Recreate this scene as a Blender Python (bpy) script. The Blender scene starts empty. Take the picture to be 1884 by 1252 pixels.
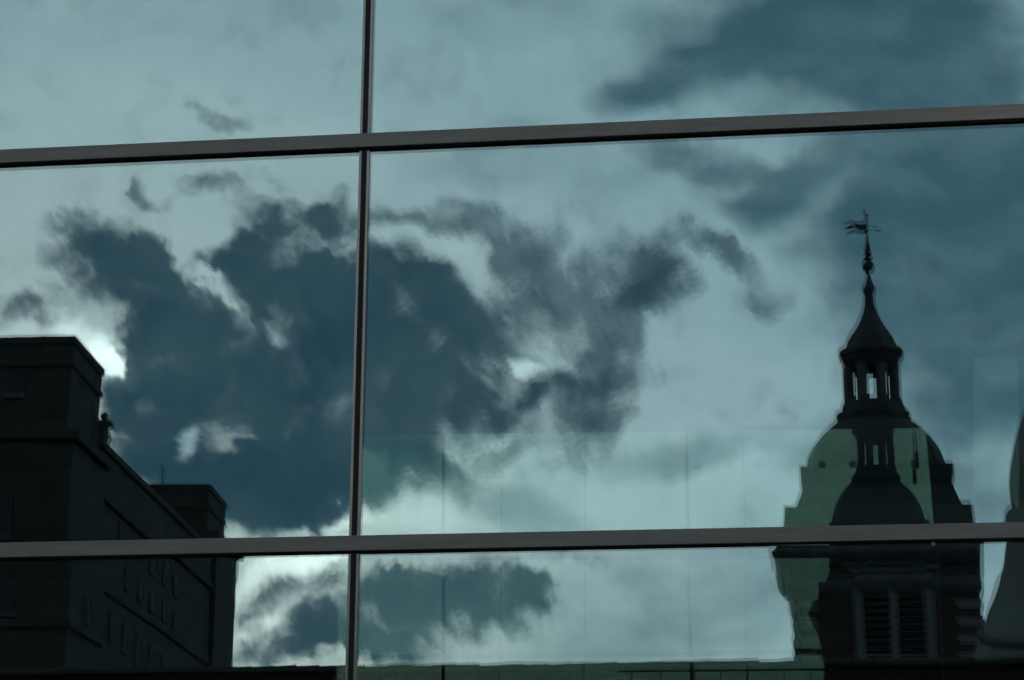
import bpy, bmesh, math, random
from mathutils import Vector, Matrix
random.seed(7)
S = bpy.context.scene
COL = S.collection
R = math.radians

# ------------------------------------------------------------------ camera
FOCAL, CX, CY = 4200.0, 942.0, 626.0          # photograph pixels
YAW, PITCH, ROLL = R(8.15), R(15.9), R(0.42)
CAM = Vector((0, -14.0, 1.7))
_f = Vector((-math.sin(YAW) * math.cos(PITCH), math.cos(YAW) * math.cos(PITCH), math.sin(PITCH)))
_r0 = Vector((math.cos(YAW), math.sin(YAW), 0)); _u0 = _r0.cross(_f)
_r = _r0 * math.cos(ROLL) + _u0 * math.sin(ROLL); _u = _u0 * math.cos(ROLL) - _r0 * math.sin(ROLL)
cam = bpy.data.cameras.new('camera'); cam.sensor_width = 36; cam.lens = 36 * FOCAL / 1884
cam.clip_start = 0.1; cam.clip_end = 5000
co = bpy.data.objects.new('camera', cam); COL.objects.link(co)
M = Matrix((( _r.x, _u.x, -_f.x, CAM.x), (_r.y, _u.y, -_f.y, CAM.y), (_r.z, _u.z, -_f.z, CAM.z), (0, 0, 0, 1)))
co.matrix_world = M
S.camera = co

def ray(px, py):
    return _f * FOCAL + _r * (px - CX) + _u * (CY - py)
def at(px, py, Y):
    """point of the mirrored world (seen 'through' the glass plane y = 0) at depth Y"""
    d = ray(px, py); return CAM + d * ((Y - CAM.y) / d.y)
def mpp(px, py, Y):
    """metres per photograph pixel there"""
    return (at(px, py, Y) - CAM).dot(_f) / FOCAL

# ------------------------------------------------------------------ render settings
S.render.engine = 'CYCLES'
S.cycles.use_denoising = True
S.cycles.use_adaptive_sampling = True; S.cycles.adaptive_threshold = .03; S.cycles.adaptive_min_samples = 32
S.cycles.transparent_max_bounces = 32
S.cycles.max_bounces = 6; S.cycles.glossy_bounces = 4; S.cycles.diffuse_bounces = 2
S.cycles.caustics_reflective = False; S.cycles.caustics_refractive = False
S.view_settings.view_transform = 'Standard'; S.view_settings.look = 'None'
S.view_settings.gamma = 1; S.view_settings.use_curve_mapping = False
S.view_settings.exposure = -0.1

# ------------------------------------------------------------------ sun (behind the stone building, veiled by cloud)
_sd = ray(25, 900).normalized()
SUN = Vector((_sd.x, -_sd.y, _sd.z))            # real direction towards the sun
SUN_EL = math.asin(SUN.z); SUN_AZ = math.atan2(SUN.x, SUN.y)
sl = bpy.data.lights.new('sun', 'SUN'); sl.energy = 0.8; sl.angle = R(1.0); sl.color = (1, .93, .82)
so = bpy.data.objects.new('sun', sl); COL.objects.link(so)
so.rotation_euler = (-SUN).to_track_quat('-Z', 'Y').to_euler(); so.location = (0, -40, 60)

# ------------------------------------------------------------------ sky
W = bpy.data.worlds.new('World'); S.world = W; W.use_nodes = True
nt = W.node_tree; nt.nodes.clear()
def N(t, **k):
    n = nt.nodes.new(t)
    for a, v in k.items(): setattr(n, a, v)
    return n
def L(a, b): nt.links.new(a, b)
def mth(op, a, b=None, c=None, clamp=False):
    n = N('ShaderNodeMath', operation=op, use_clamp=clamp)
    for i, v in enumerate((a, b, c)):
        if v is None: continue
        if isinstance(v, (int, float)): n.inputs[i].default_value = v
        else: L(v, n.inputs[i])
    return n.outputs[0]
def vmt(op, a, b=None):
    n = N('ShaderNodeVectorMath', operation=op)
    for i, v in enumerate((a, b)):
        if v is None: continue
        if isinstance(v, (tuple, float, int)): n.inputs[i].default_value = v if isinstance(v, tuple) else (v,) * 3
        else: L(v, n.inputs[i])
    return n.outputs[0]
def sstep(v, a, b, lo=0., hi=1.):
    n = N('ShaderNodeMapRange', interpolation_type='SMOOTHSTEP')
    L(v, n.inputs[0])
    for i, q in zip((1, 2, 3, 4), (a, b, lo, hi)): n.inputs[i].default_value = q
    return n.outputs[0]
def mixc(fac, a, b):
    n = N('ShaderNodeMix', data_type='RGBA')
    for i, v in ((0, fac), (6, a), (7, b)):
        if isinstance(v, (int, float)): n.inputs[i].default_value = v
        elif isinstance(v, tuple): n.inputs[i].default_value = (*v, 1)
        else: L(v, n.inputs[i])
    return n.outputs[2]
def noise(vec, scale, detail=6, rough=.55, color=False, dist=0.):
    n = N('ShaderNodeTexNoise'); L(vec, n.inputs['Vector'])
    n.inputs['Scale'].default_value = scale; n.inputs['Detail'].default_value = detail
    n.inputs['Roughness'].default_value = rough; n.inputs['Distortion'].default_value = dist
    return n.outputs['Color'] if color else n.outputs['Fac']
CE = math.cos(PITCH)
def P(px, py):
    d = ray(px, py).normalized()
    return (math.atan2(d.x, d.y) * CE * 4.2, math.asin(d.z) * 4.2)
tc = N('ShaderNodeTexCoord'); sep = N('ShaderNodeSeparateXYZ'); L(tc.outputs['Generated'], sep.inputs[0])
az = mth('ARCTAN2', sep.outputs[0], mth('MULTIPLY', sep.outputs[1], -1))
el = mth('ARCSINE', sep.outputs[2])
cmb = N('ShaderNodeCombineXYZ'); L(mth('MULTIPLY', az, CE * 4.2), cmb.inputs[0]); L(mth('MULTIPLY', el, 4.2), cmb.inputs[1])
p0 = cmb.outputs[0]
w1 = vmt('SCALE', vmt('SUBTRACT', noise(p0, 7, 6, .62, True), (.5, .5, .5)))
w1.node.inputs['Scale'].default_value = .20
w2 = vmt('SCALE', vmt('SUBTRACT', noise(vmt('ADD', p0, (3.1, 7.7, 0)), 2.2, 3, .5, True), (.5, .5, .5)))
w2.node.inputs['Scale'].default_value = .12
pw = vmt('ADD', vmt('ADD', p0, w1), w2)         # ragged
wh = vmt('SCALE', w1); wh.node.inputs['Scale'].default_value = .55
ps = vmt('ADD', vmt('ADD', p0, w2), wh)         # softer
_quad = {}
def blobs(vec, items):
    """sum of w * (1 - r^2) over ellipses, each written as a quadratic form of the bearing"""
    if vec in _quad: q2, q1 = _quad[vec]
    else:
      sp = N('ShaderNodeSeparateXYZ'); L(vec, sp.inputs[0]); x, y = sp.outputs[0], sp.outputs[1]
      q2 = N('ShaderNodeCombineXYZ'); L(mth('MULTIPLY', x, x), q2.inputs[0]); L(mth('MULTIPLY', x, y), q2.inputs[1]); L(mth('MULTIPLY', y, y), q2.inputs[2])
      q1 = N('ShaderNodeCombineXYZ'); L(x, q1.inputs[0]); L(y, q1.inputs[1]); q1.inputs[2].default_value = 1
      _quad[vec] = (q2, q1)
    acc, v1, v2 = None, q1.outputs[0], q2.outputs[0]
    for n_, (bx_, by_, rx, ry, rot, w) in enumerate(items):
        if n_ and n_ % 16 == 0:                  # chain the chunks so that the shader compiler keeps few values alive at once
            ch = N('ShaderNodeCombineXYZ'); L(acc, ch.inputs[0])
            for q in (1, 2):
                k = N('ShaderNodeVectorMath', operation='MULTIPLY_ADD'); L(ch.outputs[0], k.inputs[0]); k.inputs[1].default_value = (1e-12,) * 3
                L((q1 if q == 1 else q2).outputs[0], k.inputs[2])
                if q == 1: v1 = k.outputs[0]
                else: v2 = k.outputs[0]
        cx, cy = P(bx_, by_); t = R(-rot); c_, s_ = math.cos(t), math.sin(t); ix, iy = (1000 / rx) ** 2, (1000 / ry) ** 2
        A = c_ * c_ * ix + s_ * s_ * iy; Bq = 2 * c_ * s_ * (ix - iy); C = s_ * s_ * ix + c_ * c_ * iy
        d2 = vmt('DOT_PRODUCT', v2, (-A, -Bq, -C)).node.outputs['Value']
        d1 = vmt('DOT_PRODUCT', v1, (2 * A * cx + Bq * cy, 2 * C * cy + Bq * cx, 1 - (A * cx * cx + Bq * cx * cy + C * cy * cy))).node.outputs['Value']
        acc = mth('MULTIPLY_ADD', mth('MAXIMUM', mth('ADD', d2, d1), 0.0), w, acc if acc is not None else 0.0)
    return acc
# (x, y, radius x, radius y, clockwise rotation, weight), bearings measured on the photograph
DENSE = [
 # left lobe, running down to the right
 (150,420,95,52,15,.9),(225,450,120,60,20,.9),(100,470,60,40,20,.7),(185,500,95,70,40,.9),(290,480,75,60,30,.8),(250,560,110,80,45,1.0),(320,560,90,90,45,.9),(320,650,110,100,40,1.0),(410,650,90,80,45,.9),(380,600,60,60,40,.6),(450,600,50,50,30,.5),(470,690,70,50,30,.6),(560,700,80,50,20,.6),
 (300,740,130,75,15,.9),(420,740,140,90,10,1.0),(520,770,130,80,0,.9),(290,830,110,60,0,.8),(420,850,140,70,0,.8),(560,850,140,80,0,.9),(500,930,130,70,0,.8),(600,930,100,45,-10,.8),(450,970,120,50,0,.9),(540,975,70,24,0,.6),(330,880,130,70,0,.9),(250,800,100,70,0,.7),(480,880,130,70,0,.7),(380,930,120,60,0,.8),(560,940,120,50,-8,.9),(740,890,130,60,-10,.8),(690,930,110,40,-5,.7),(830,850,90,50,-20,.6),(690,380,80,30,5,.5),(640,800,110,80,0,.6),(560,880,130,80,0,.6),(440,900,120,70,0,.6),(520,660,90,60,0,.4),(610,560,120,90,0,.5),(450,520,90,60,0,.5),(840,520,80,60,30,.5),(900,640,90,60,0,.5),(230,740,70,50,0,.6),
 (350,540,50,70,-28,.6),(330,470,45,40,0,.5),(400,470,50,40,0,.5),(390,600,50,60,-28,.5),(450,560,50,60,-28,.6),(500,600,60,45,0,.5),(470,660,60,36,0,.5),(545,640,60,40,0,.5),(235,640,50,46,45,.7),(270,700,50,50,0,.5),
 # middle lobe
 (470,430,75,45,10,.8),(430,480,70,45,0,.7),(560,410,110,45,0,.9),(640,405,100,50,0,.8),(520,500,130,75,10,1.0),(640,500,120,90,0,1.0),(570,590,120,80,20,1.0),(680,600,130,100,0,1.0),(600,690,110,80,10,.9),(690,700,130,90,0,1.0),
 (740,490,80,60,30,.9),(790,550,90,75,40,1.0),(850,600,110,75,20,1.0),(930,600,75,50,20,.8),(790,650,130,90,0,1.0),(870,690,90,70,0,.9),(800,760,130,80,0,1.0),(690,800,130,80,0,.9),(740,870,130,60,-12,.9),(660,900,110,50,0,.8),(890,770,80,60,0,.7),
 (1010,705,85,55,-10,1.0),(950,750,70,45,-15,.8),(1060,760,60,50,0,.6),(1180,500,75,65,10,1.0),(1215,550,80,45,-10,.9),(1150,560,60,50,0,.6),(1110,660,60,85,0,.9),(1280,470,70,26,12,.5),(1345,500,46,30,35,.5),(1000,560,60,60,30,.6),(930,450,80,40,30,.6),(1050,620,70,60,20,.5),(1060,690,90,50,0,.5),(1090,520,60,60,0,.4),(960,510,60,40,40,.4),(1100,770,60,40,0,.5),(840,400,90,26,10,.4),
 (50,580,80,34,5,.8),(0,570,60,40,0,.6),
 # lower bank
 (740,1100,120,50,-5,1.1),(840,1070,110,50,0,1.1),(940,1105,110,60,0,1.0),(690,1085,60,40,0,.7),(880,1130,110,50,0,.6),(1000,1105,60,50,0,.6),(700,1150,140,60,0,1.0),(830,1140,120,55,0,.8),(600,1195,120,45,-8,1.0),(500,1215,110,30,0,.8),(590,1150,60,40,0,.5),(720,1200,140,40,0,.8),(560,1098,70,26,-15,.9),(490,1095,40,18,-10,.6),(520,1170,70,24,-20,.5),(450,1130,30,30,0,.4),(600,1130,60,40,0,.5),(1010,1120,45,45,0,.5),
 # gaps of light
 (360,430,34,44,-10,-.7),(385,510,14,50,-25,-.5),(425,585,12,46,-30,-.5),
 (628,752,34,34,0,-.3),(955,662,30,24,0,-.7),(205,688,36,16,-22,-1.0),(185,645,40,14,35,-.6),(505,1135,105,22,-27,-1.3),(600,1040,110,24,-8,-.8),
]
WISP = [   # thin ragged cloud, half lit
 (1000,450,60,60,40,.6),(1050,520,60,70,20,.6),(940,560,60,40,30,.6),(1010,820,80,50,0,.6),(1130,780,60,50,0,.6),(860,850,60,40,-20,.5),(70,430,40,60,20,.5),(160,380,80,24,10,.6),(600,360,90,24,0,.6),
 (1060,560,110,60,60,.7),(1000,620,70,60,0,.5),(1130,540,90,70,0,.6),(960,820,90,50,-20,.6),(1080,830,70,40,0,.5),(930,500,80,50,40,.6),(870,440,80,34,25,.7),(1230,620,60,40,-20,.5),(560,1110,90,40,-10,.9),(460,1090,50,30,0,.7),(455,1150,40,30,-20,.6),(600,1150,80,40,0,.8),(520,1200,110,30,-10,.8),(440,1220,60,26,0,.6),
 (265,350,42,34,0,1.0),(385,345,75,32,15,.75),(330,370,60,26,0,.5),(470,385,60,40,30,.8),(110,395,80,40,-10,.7),(510,350,50,30,20,.4),
 (720,370,80,28,8,.9),(800,385,120,36,10,1.0),(900,410,90,45,25,1.0),(960,470,80,55,40,.9),(1000,540,70,60,40,.8),(1080,460,50,70,0,.8),(1120,410,50,36,40,.7),(1170,480,90,70,20,1.0),
 (1200,550,80,60,-10,1.0),(1270,460,110,36,12,1.0),(1340,495,75,42,35,1.0),(1395,555,42,36,35,.8),(1110,630,75,95,0,1.0),(1060,700,100,70,0,.9),(1090,770,75,60,0,.9),(1140,830,60,34,-20,.6),(1170,690,60,40,0,.5),
 (890,870,70,50,-30,.7),(840,900,110,34,-15,.7),(900,920,60,30,0,.5),(930,840,50,40,0,.4),(640,960,110,28,-8,.5),
 (405,140,60,30,-20,.55),(400,228,75,32,0,.85),(345,205,40,34,0,.5),(1050,360,160,30,8,.3),
 (480,1110,70,30,-20,.7),(450,1060,30,40,0,.3),(1100,1050,60,24,0,.5),(1000,1030,80,30,0,.4),(470,1170,50,24,-30,.4),(120,560,60,34,20,.6),(240,720,40,30,0,.5),
 (1220,770,60,24,-15,.3),(1480,760,60,30,0,.35),(1010,880,80,34,-20,.45),
]
GREY = [   # broad soft cloud
 (1700,120,260,160,0,.35),(1800,380,200,240,0,.5),(1650,250,200,60,-15,.4),(1600,600,160,80,-10,.3),(1800,640,180,110,-10,.4),(1500,120,260,90,-8,.3),
 (1000,300,300,60,5,.3),(1600,300,200,120,0,.35),(1650,820,200,70,-5,.45),(1300,1120,300,90,0,.4),(1500,1050,200,80,0,.35),(1080,1190,200,50,0,.35),(1600,420,120,120,0,.4),(1700,950,200,80,0,.4),
 (1180,180,90,36,-12,.6),(1270,150,140,46,-10,.8),(1420,60,260,90,-5,.7),(1600,80,240,110,0,1.0),(1530,165,190,60,0,.6),(1290,300,110,40,10,.7),(1390,350,110,50,-10,.7),(1470,340,110,46,-25,.8),
 (1400,400,70,40,0,.6),(1770,420,190,200,20,.9),(1840,300,150,150,0,.7),(1700,560,150,130,-10,.6),(1850,560,160,130,0,.6),(1720,680,160,50,-10,.6),(1850,720,150,60,-8,.8),(1770,780,120,50,0,.6),
 (950,30,220,70,0,.35),(1200,850,150,34,-10,.35),(1330,825,160,26,-8,.35),(1530,500,120,60,20,.4),(1560,420,90,40,20,.3),
 (960,930,120,40,0,.35),(1010,970,100,46,20,.4),(1800,100,150,90,0,.55),(1850,900,120,50,0,.5),(1750,220,160,40,-10,.4),(560,20,120,40,0,.25),
]
LIGHT = [  # thin cloud lit by the hidden sun
 (205,675,75,40,35,2.2),(150,625,100,30,28,1.1),(60,612,100,22,-4,.35),(550,1040,110,32,-8,1.5),(445,1085,30,34,0,.9),(600,1025,110,30,-8,.6),(500,1142,100,24,-27,1.0),(480,1050,60,30,-10,.7),(620,980,80,22,-5,.9),(760,965,170,36,-4,.5),
 (410,560,50,100,-30,.2),(955,665,50,46,0,.4),(890,830,110,70,-30,.45),(650,760,70,60,0,.4),(690,435,60,24,5,.5),
 (850,470,140,50,38,.25),(1010,610,60,90,0,.25),(1150,920,420,110,0,.12),(1280,720,340,200,0,.14),(350,230,420,160,0,.08),(680,270,300,70,0,.10),(1330,1120,240,100,0,.08),
]
GLINT = [(345,815,20,34,12,.95),(275,746,18,26,0,.35),(494,630,36,20,20,.6),(548,676,46,16,38,.25),(430,592,18,56,-30,.45),(385,510,18,60,-25,.35),(622,752,34,38,0,.28),(955,660,34,34,0,.5),(690,432,46,16,5,.35),(640,752,20,30,0,.3)]
fine = noise(vmt('ADD', ps, (5., 9., 0)), 10, 6, .68)
rt = N('ShaderNodeMapping'); L(ps, rt.inputs[0]); rt.inputs['Rotation'].default_value = (0, 0, R(-24)); rt.inputs['Scale'].default_value = (1, 2.6, 1); rt.inputs['Location'].default_value = (11.3, 2.9, 0)
big = noise(rt.outputs[0], 3.2, 5, .6)
fm = mth('SUBTRACT', fine, .5)
D = mth('MULTIPLY_ADD', fm, 2.0, blobs(pw, DENSE))
dens = sstep(D, -.08, 1.3)
thick = sstep(mth('MULTIPLY_ADD', fm, .7, D.node.inputs[2].links[0].from_socket), .45, 2.0)
WS = mth('MULTIPLY_ADD', fm, 3.6, blobs(pw, WISP))
wisp = mth('MULTIPLY', sstep(WS, -.05, 1.5), sstep(WS.node.inputs[2].links[0].from_socket, .02, .3))
G = mth('MULTIPLY_ADD', mth('SUBTRACT', big, .5), 1.9, blobs(ps, [(x, y, rx * 1.28, ry * 1.3, q, w_) for x, y, rx, ry, q, w_ in GREY]))
grey = mth('MULTIPLY', sstep(G, -.3, 1.45), sstep(G.node.inputs[2].links[0].from_socket, .0, .35))
B = blobs(ps, LIGHT)
GL = blobs(ps, GLINT); GL = mth('MULTIPLY', mth('MULTIPLY', GL, GL), mth('MULTIPLY_ADD', fine, 2.4, -.5))
GL = mth('MAXIMUM', GL, 0.)
# unseen cloud outside the part described above, thickened and darkened to dim the buildings
win = N('ShaderNodeMapping', vector_type='TEXTURE'); win.inputs['Location'].default_value = (*P(942, 700), 0); win.inputs['Scale'].default_value = (2.1, 1.55, 1)
L(p0, win.inputs['Vector']); wg = N('ShaderNodeTexGradient', gradient_type='SPHERICAL'); L(win.outputs[0], wg.inputs[0])
outside = sstep(wg.outputs['Fac'], .12, .42, 1., 0.)
cover = sstep(noise(vmt('MULTIPLY', tc.outputs['Generated'], (3, 3, 5)), 1.6, 5, .6), .33, .52)
low = sstep(el, .02, .22, .35, 1.)
cover = mth('MULTIPLY', mth('MULTIPLY', cover, outside), low)
sky = N('ShaderNodeTexSky', sky_type='NISHITA', sun_disc=False)
sky.sun_elevation = SUN_EL; sky.sun_rotation = SUN_AZ; sky.dust_density = 2.5; sky.air_density = 1.0
BASE_GAIN = 1.0
nish = vmt('SCALE', sky.outputs[0]); nish.node.inputs['Scale'].default_value = BASE_GAIN
veil = (7.9, 11.1, 12.1)
base = mixc(.88, nish, veil)
soft = noise(vmt('MULTIPLY', p0, (1.0, 3.0, 1.0)), 2.4, 4, .6)
base = vmt('MULTIPLY', base, mixc(soft, (.84, .86, .88), (1.14, 1.12, 1.10)))
c1 = mixc(mth('MULTIPLY', grey, .93), base, mixc(sstep(big, .35, .65), (2.3, 4.0, 4.7), (.95, 2.4, 3.2)))
lit = vmt('SCALE', (1, 1, 1)); L(mth('MULTIPLY', B, mth('MULTIPLY_ADD', fine, 1.2, .35)), lit.node.inputs['Scale'])
c2 = vmt('ADD', c1, vmt('MULTIPLY', lit, (9.5, 9.5, 8.4)))
c2 = mixc(mth('MULTIPLY', wisp, .8), c2, vmt('ADD', vmt('MULTIPLY', lit, (1.6, 1.6, 1.4)), (1.9, 3.0, 3.45)))
shade = noise(vmt('ADD', ps, (4.4, 1.2, 0)), 4.0, 4, .6)
thin_c = mixc(sstep(fine, .35, .65), (2.5, 3.5, 3.9), (1.3, 2.3, 2.75))
darkc = mixc(thick, thin_c, mixc(sstep(shade, .30, .70), (.62, 1.6, 2.2), (1.2, 2.35, 2.9)))
darkc = vmt('ADD', darkc, vmt('MULTIPLY', lit, (.7, .8, .8)))
c3 = mixc(dens, c2, darkc)
gc = vmt('SCALE', (14., 16., 16.)); L(GL, gc.node.inputs['Scale']); c3 = vmt('ADD', c3, gc)
c4 = mixc(mth('MULTIPLY', cover, .9), c3, (1.6, 2.1, 2.4))
bg = N('ShaderNodeBackground'); L(c4, bg.inputs[0]); bg.inputs[1].default_value = 0.1
W.cycles.sampling_method = 'MANUAL'; W.cycles.sample_map_resolution = 256
ow = N('ShaderNodeOutputWorld'); L(bg.outputs[0], ow.inputs[0])

# ------------------------------------------------------------------ materials
def new_mat(name):
    m = bpy.data.materials.new(name); m.use_nodes = True; t = m.node_tree
    return m, t, t.nodes['Principled BSDF']
def surf(name, c1, c2, scale=3., rough=.8, detail=6, bump=0., stretch=(1, 1, 1), metallic=0., rough2=None):
    m, t, b = new_mat(name)
    g = t.nodes.new('ShaderNodeNewGeometry')
    v = t.nodes.new('ShaderNodeVectorMath'); v.operation = 'MULTIPLY'; v.inputs[1].default_value = stretch
    t.links.new(g.outputs['Position'], v.inputs[0])
    n = t.nodes.new('ShaderNodeTexNoise'); n.inputs['Scale'].default_value = scale; n.inputs['Detail'].default_value = detail; n.inputs['Roughness'].default_value = .65
    t.links.new(v.outputs[0], n.inputs['Vector'])
    r = t.nodes.new('ShaderNodeValToRGB'); r.color_ramp.elements[0].position = .32; r.color_ramp.elements[1].position = .7
    r.color_ramp.elements[0].color = (*c1, 1); r.color_ramp.elements[1].color = (*c2, 1)
    t.links.new(n.outputs['Fac'], r.inputs[0]); t.links.new(r.outputs[0], b.inputs['Base Color'])
    b.inputs['Roughness'].default_value = rough; b.inputs['Metallic'].default_value = metallic
    if bump:
        bp = t.nodes.new('ShaderNodeBump'); bp.inputs['Strength'].default_value = .6; bp.inputs['Distance'].default_value = bump
        t.links.new(n.outputs['Fac'], bp.inputs['Height']); t.links.new(bp.outputs[0], b.inputs['Normal'])
    return m
def glass(name, refl, tint_r, tint_t, wave=.0006, seed=0., curve=0., z0=0.):
    """one coated face of a sheet of glass: mirror share + tinted clear share, slightly wavy as rolled glass is"""
    m = bpy.data.materials.new(name); m.use_nodes = True; t = m.node_tree; t.nodes.clear()
    nn = t.nodes.new; lk = t.links.new
    g = nn('ShaderNodeNewGeometry')
    def wav(scale, stretch, amp, off):
        v = nn('ShaderNodeVectorMath'); v.operation = 'MULTIPLY_ADD'; v.inputs[1].default_value = stretch; v.inputs[2].default_value = (seed + off, seed * 2.3, off * 1.7)
        lk(g.outputs['Position'], v.inputs[0])
        n = nn('ShaderNodeTexNoise'); n.inputs['Scale'].default_value = scale; n.inputs['Detail'].default_value = 2
        lk(v.outputs[0], n.inputs['Vector'])
        s = nn('ShaderNodeVectorMath'); s.operation = 'SUBTRACT'; s.inputs[1].default_value = (.5, .5, .5); lk(n.outputs['Color'], s.inputs[0])
        k = nn('ShaderNodeVectorMath'); k.operation = 'SCALE'; k.inputs['Scale'].default_value = amp; lk(s.outputs[0], k.inputs[0])
        return k.outputs[0]
    a = wav(1.1, (1, 1, 1), wave * 4, 0)
    b0 = wav(6., (3.0, 1, .35), wave * 1.0, 5.)
    tcg = nn('ShaderNodeTexCoord'); sz = nn('ShaderNodeSeparateXYZ'); lk(tcg.outputs['Generated'], sz.inputs[0])
    hd = nn('ShaderNodeMapRange'); hd.interpolation_type = 'SMOOTHSTEP'; lk(sz.outputs[2], hd.inputs[0])
    for i_, q_ in zip((1, 2, 3, 4), (.80, 1.0, 1.0, 9.0)): hd.inputs[i_].default_value = q_
    bk = nn('ShaderNodeVectorMath'); bk.operation = 'SCALE'; lk(b0, bk.inputs[0]); lk(hd.outputs[0], bk.inputs['Scale']); b = bk.outputs[0]
    # dirt: soft vertical runs over the pane and short drips under its head
    dv = nn('ShaderNodeVectorMath'); dv.operation = 'MULTIPLY'; dv.inputs[1].default_value = (1, 1, .12); lk(g.outputs['Position'], dv.inputs[0])
    dn = nn('ShaderNodeTexNoise'); dn.inputs['Scale'].default_value = 9; dn.inputs['Detail'].default_value = 6; dn.inputs['Roughness'].default_value = .7; lk(dv.outputs[0], dn.inputs['Vector'])
    d1 = nn('ShaderNodeMapRange'); lk(dn.outputs['Fac'], d1.inputs[0])
    for i_, q_ in zip((1, 2, 3, 4), (.35, .75, 1.0, .94)): d1.inputs[i_].default_value = q_
    dn2 = nn('ShaderNodeTexNoise'); dn2.inputs['Scale'].default_value = 40; dn2.inputs['Detail'].default_value = 3; lk(dv.outputs[0], dn2.inputs['Vector'])
    dr = nn('ShaderNodeMath'); dr.operation = 'MULTIPLY_ADD'; lk(dn2.outputs['Fac'], dr.inputs[0]); dr.inputs[1].default_value = .075; lk(sz.outputs[2], dr.inputs[2])
    d2 = nn('ShaderNodeMapRange'); d2.interpolation_type = 'SMOOTHSTEP'; lk(dr.outputs[0], d2.inputs[0])
    for i_, q_ in zip((1, 2, 3, 4), (1.028, 1.05, 1.0, .55)): d2.inputs[i_].default_value = q_
    dm = nn('ShaderNodeMath'); dm.operation = 'MULTIPLY'; lk(d1.outputs[0], dm.inputs[0]); lk(d2.outputs[0], dm.inputs[1])
    rf = nn('ShaderNodeMath'); rf.operation = 'MULTIPLY'; lk(dm.outputs[0], rf.inputs[0]); rf.inputs[1].default_value = refl
    s1 = nn('ShaderNodeVectorMath'); lk(a, s1.inputs[0]); lk(b, s1.inputs[1])
    s2 = nn('ShaderNodeVectorMath'); lk(s1.outputs[0], s2.inputs[0]); lk(g.outputs['Normal'], s2.inputs[1])
    if curve:                                    # the sheet is very slightly dished
        ps_ = nn('ShaderNodeSeparateXYZ'); lk(g.outputs['Position'], ps_.inputs[0])
        cm = nn('ShaderNodeMath'); cm.operation = 'MULTIPLY_ADD'; lk(ps_.outputs[2], cm.inputs[0]); cm.inputs[1].default_value = -curve; cm.inputs[2].default_value = curve * z0
        cv = nn('ShaderNodeCombineXYZ'); lk(cm.outputs[0], cv.inputs[2])
        s3 = nn('ShaderNodeVectorMath'); lk(s2.outputs[0], s3.inputs[0]); lk(cv.outputs[0], s3.inputs[1]); s2 = s3
    nz = nn('ShaderNodeVectorMath'); nz.operation = 'NORMALIZE'; lk(s2.outputs[0], nz.inputs[0])
    gl = nn('ShaderNodeBsdfGlossy'); gl.inputs['Color'].default_value = (*tint_r, 1); gl.inputs['Roughness'].default_value = 0; lk(nz.outputs[0], gl.inputs['Normal'])
    tr = nn('ShaderNodeBsdfTransparent'); tr.inputs['Color'].default_value = (*tint_t, 1)
    mx = nn('ShaderNodeMixShader'); lk(rf.outputs[0], mx.inputs[0]); lk(tr.outputs[0], mx.inputs[1]); lk(gl.outputs[0], mx.inputs[2])
    o = nn('ShaderNodeOutputMaterial'); lk(mx.outputs[0], o.inputs[0])
    return m
def clear(name):
    m = bpy.data.materials.new(name); m.use_nodes = True; t = m.node_tree; t.nodes.clear()
    tr = t.nodes.new('ShaderNodeBsdfTransparent'); tr.inputs['Color'].default_value = (.985, .995, .99, 1)
    o = t.nodes.new('ShaderNodeOutputMaterial'); t.links.new(tr.outputs[0], o.inputs[0]); return m
def film(name, col):
    m = clear(name); m.node_tree.nodes['Transparent BSDF'].inputs['Color'].default_value = (*col, 1); return m
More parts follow.
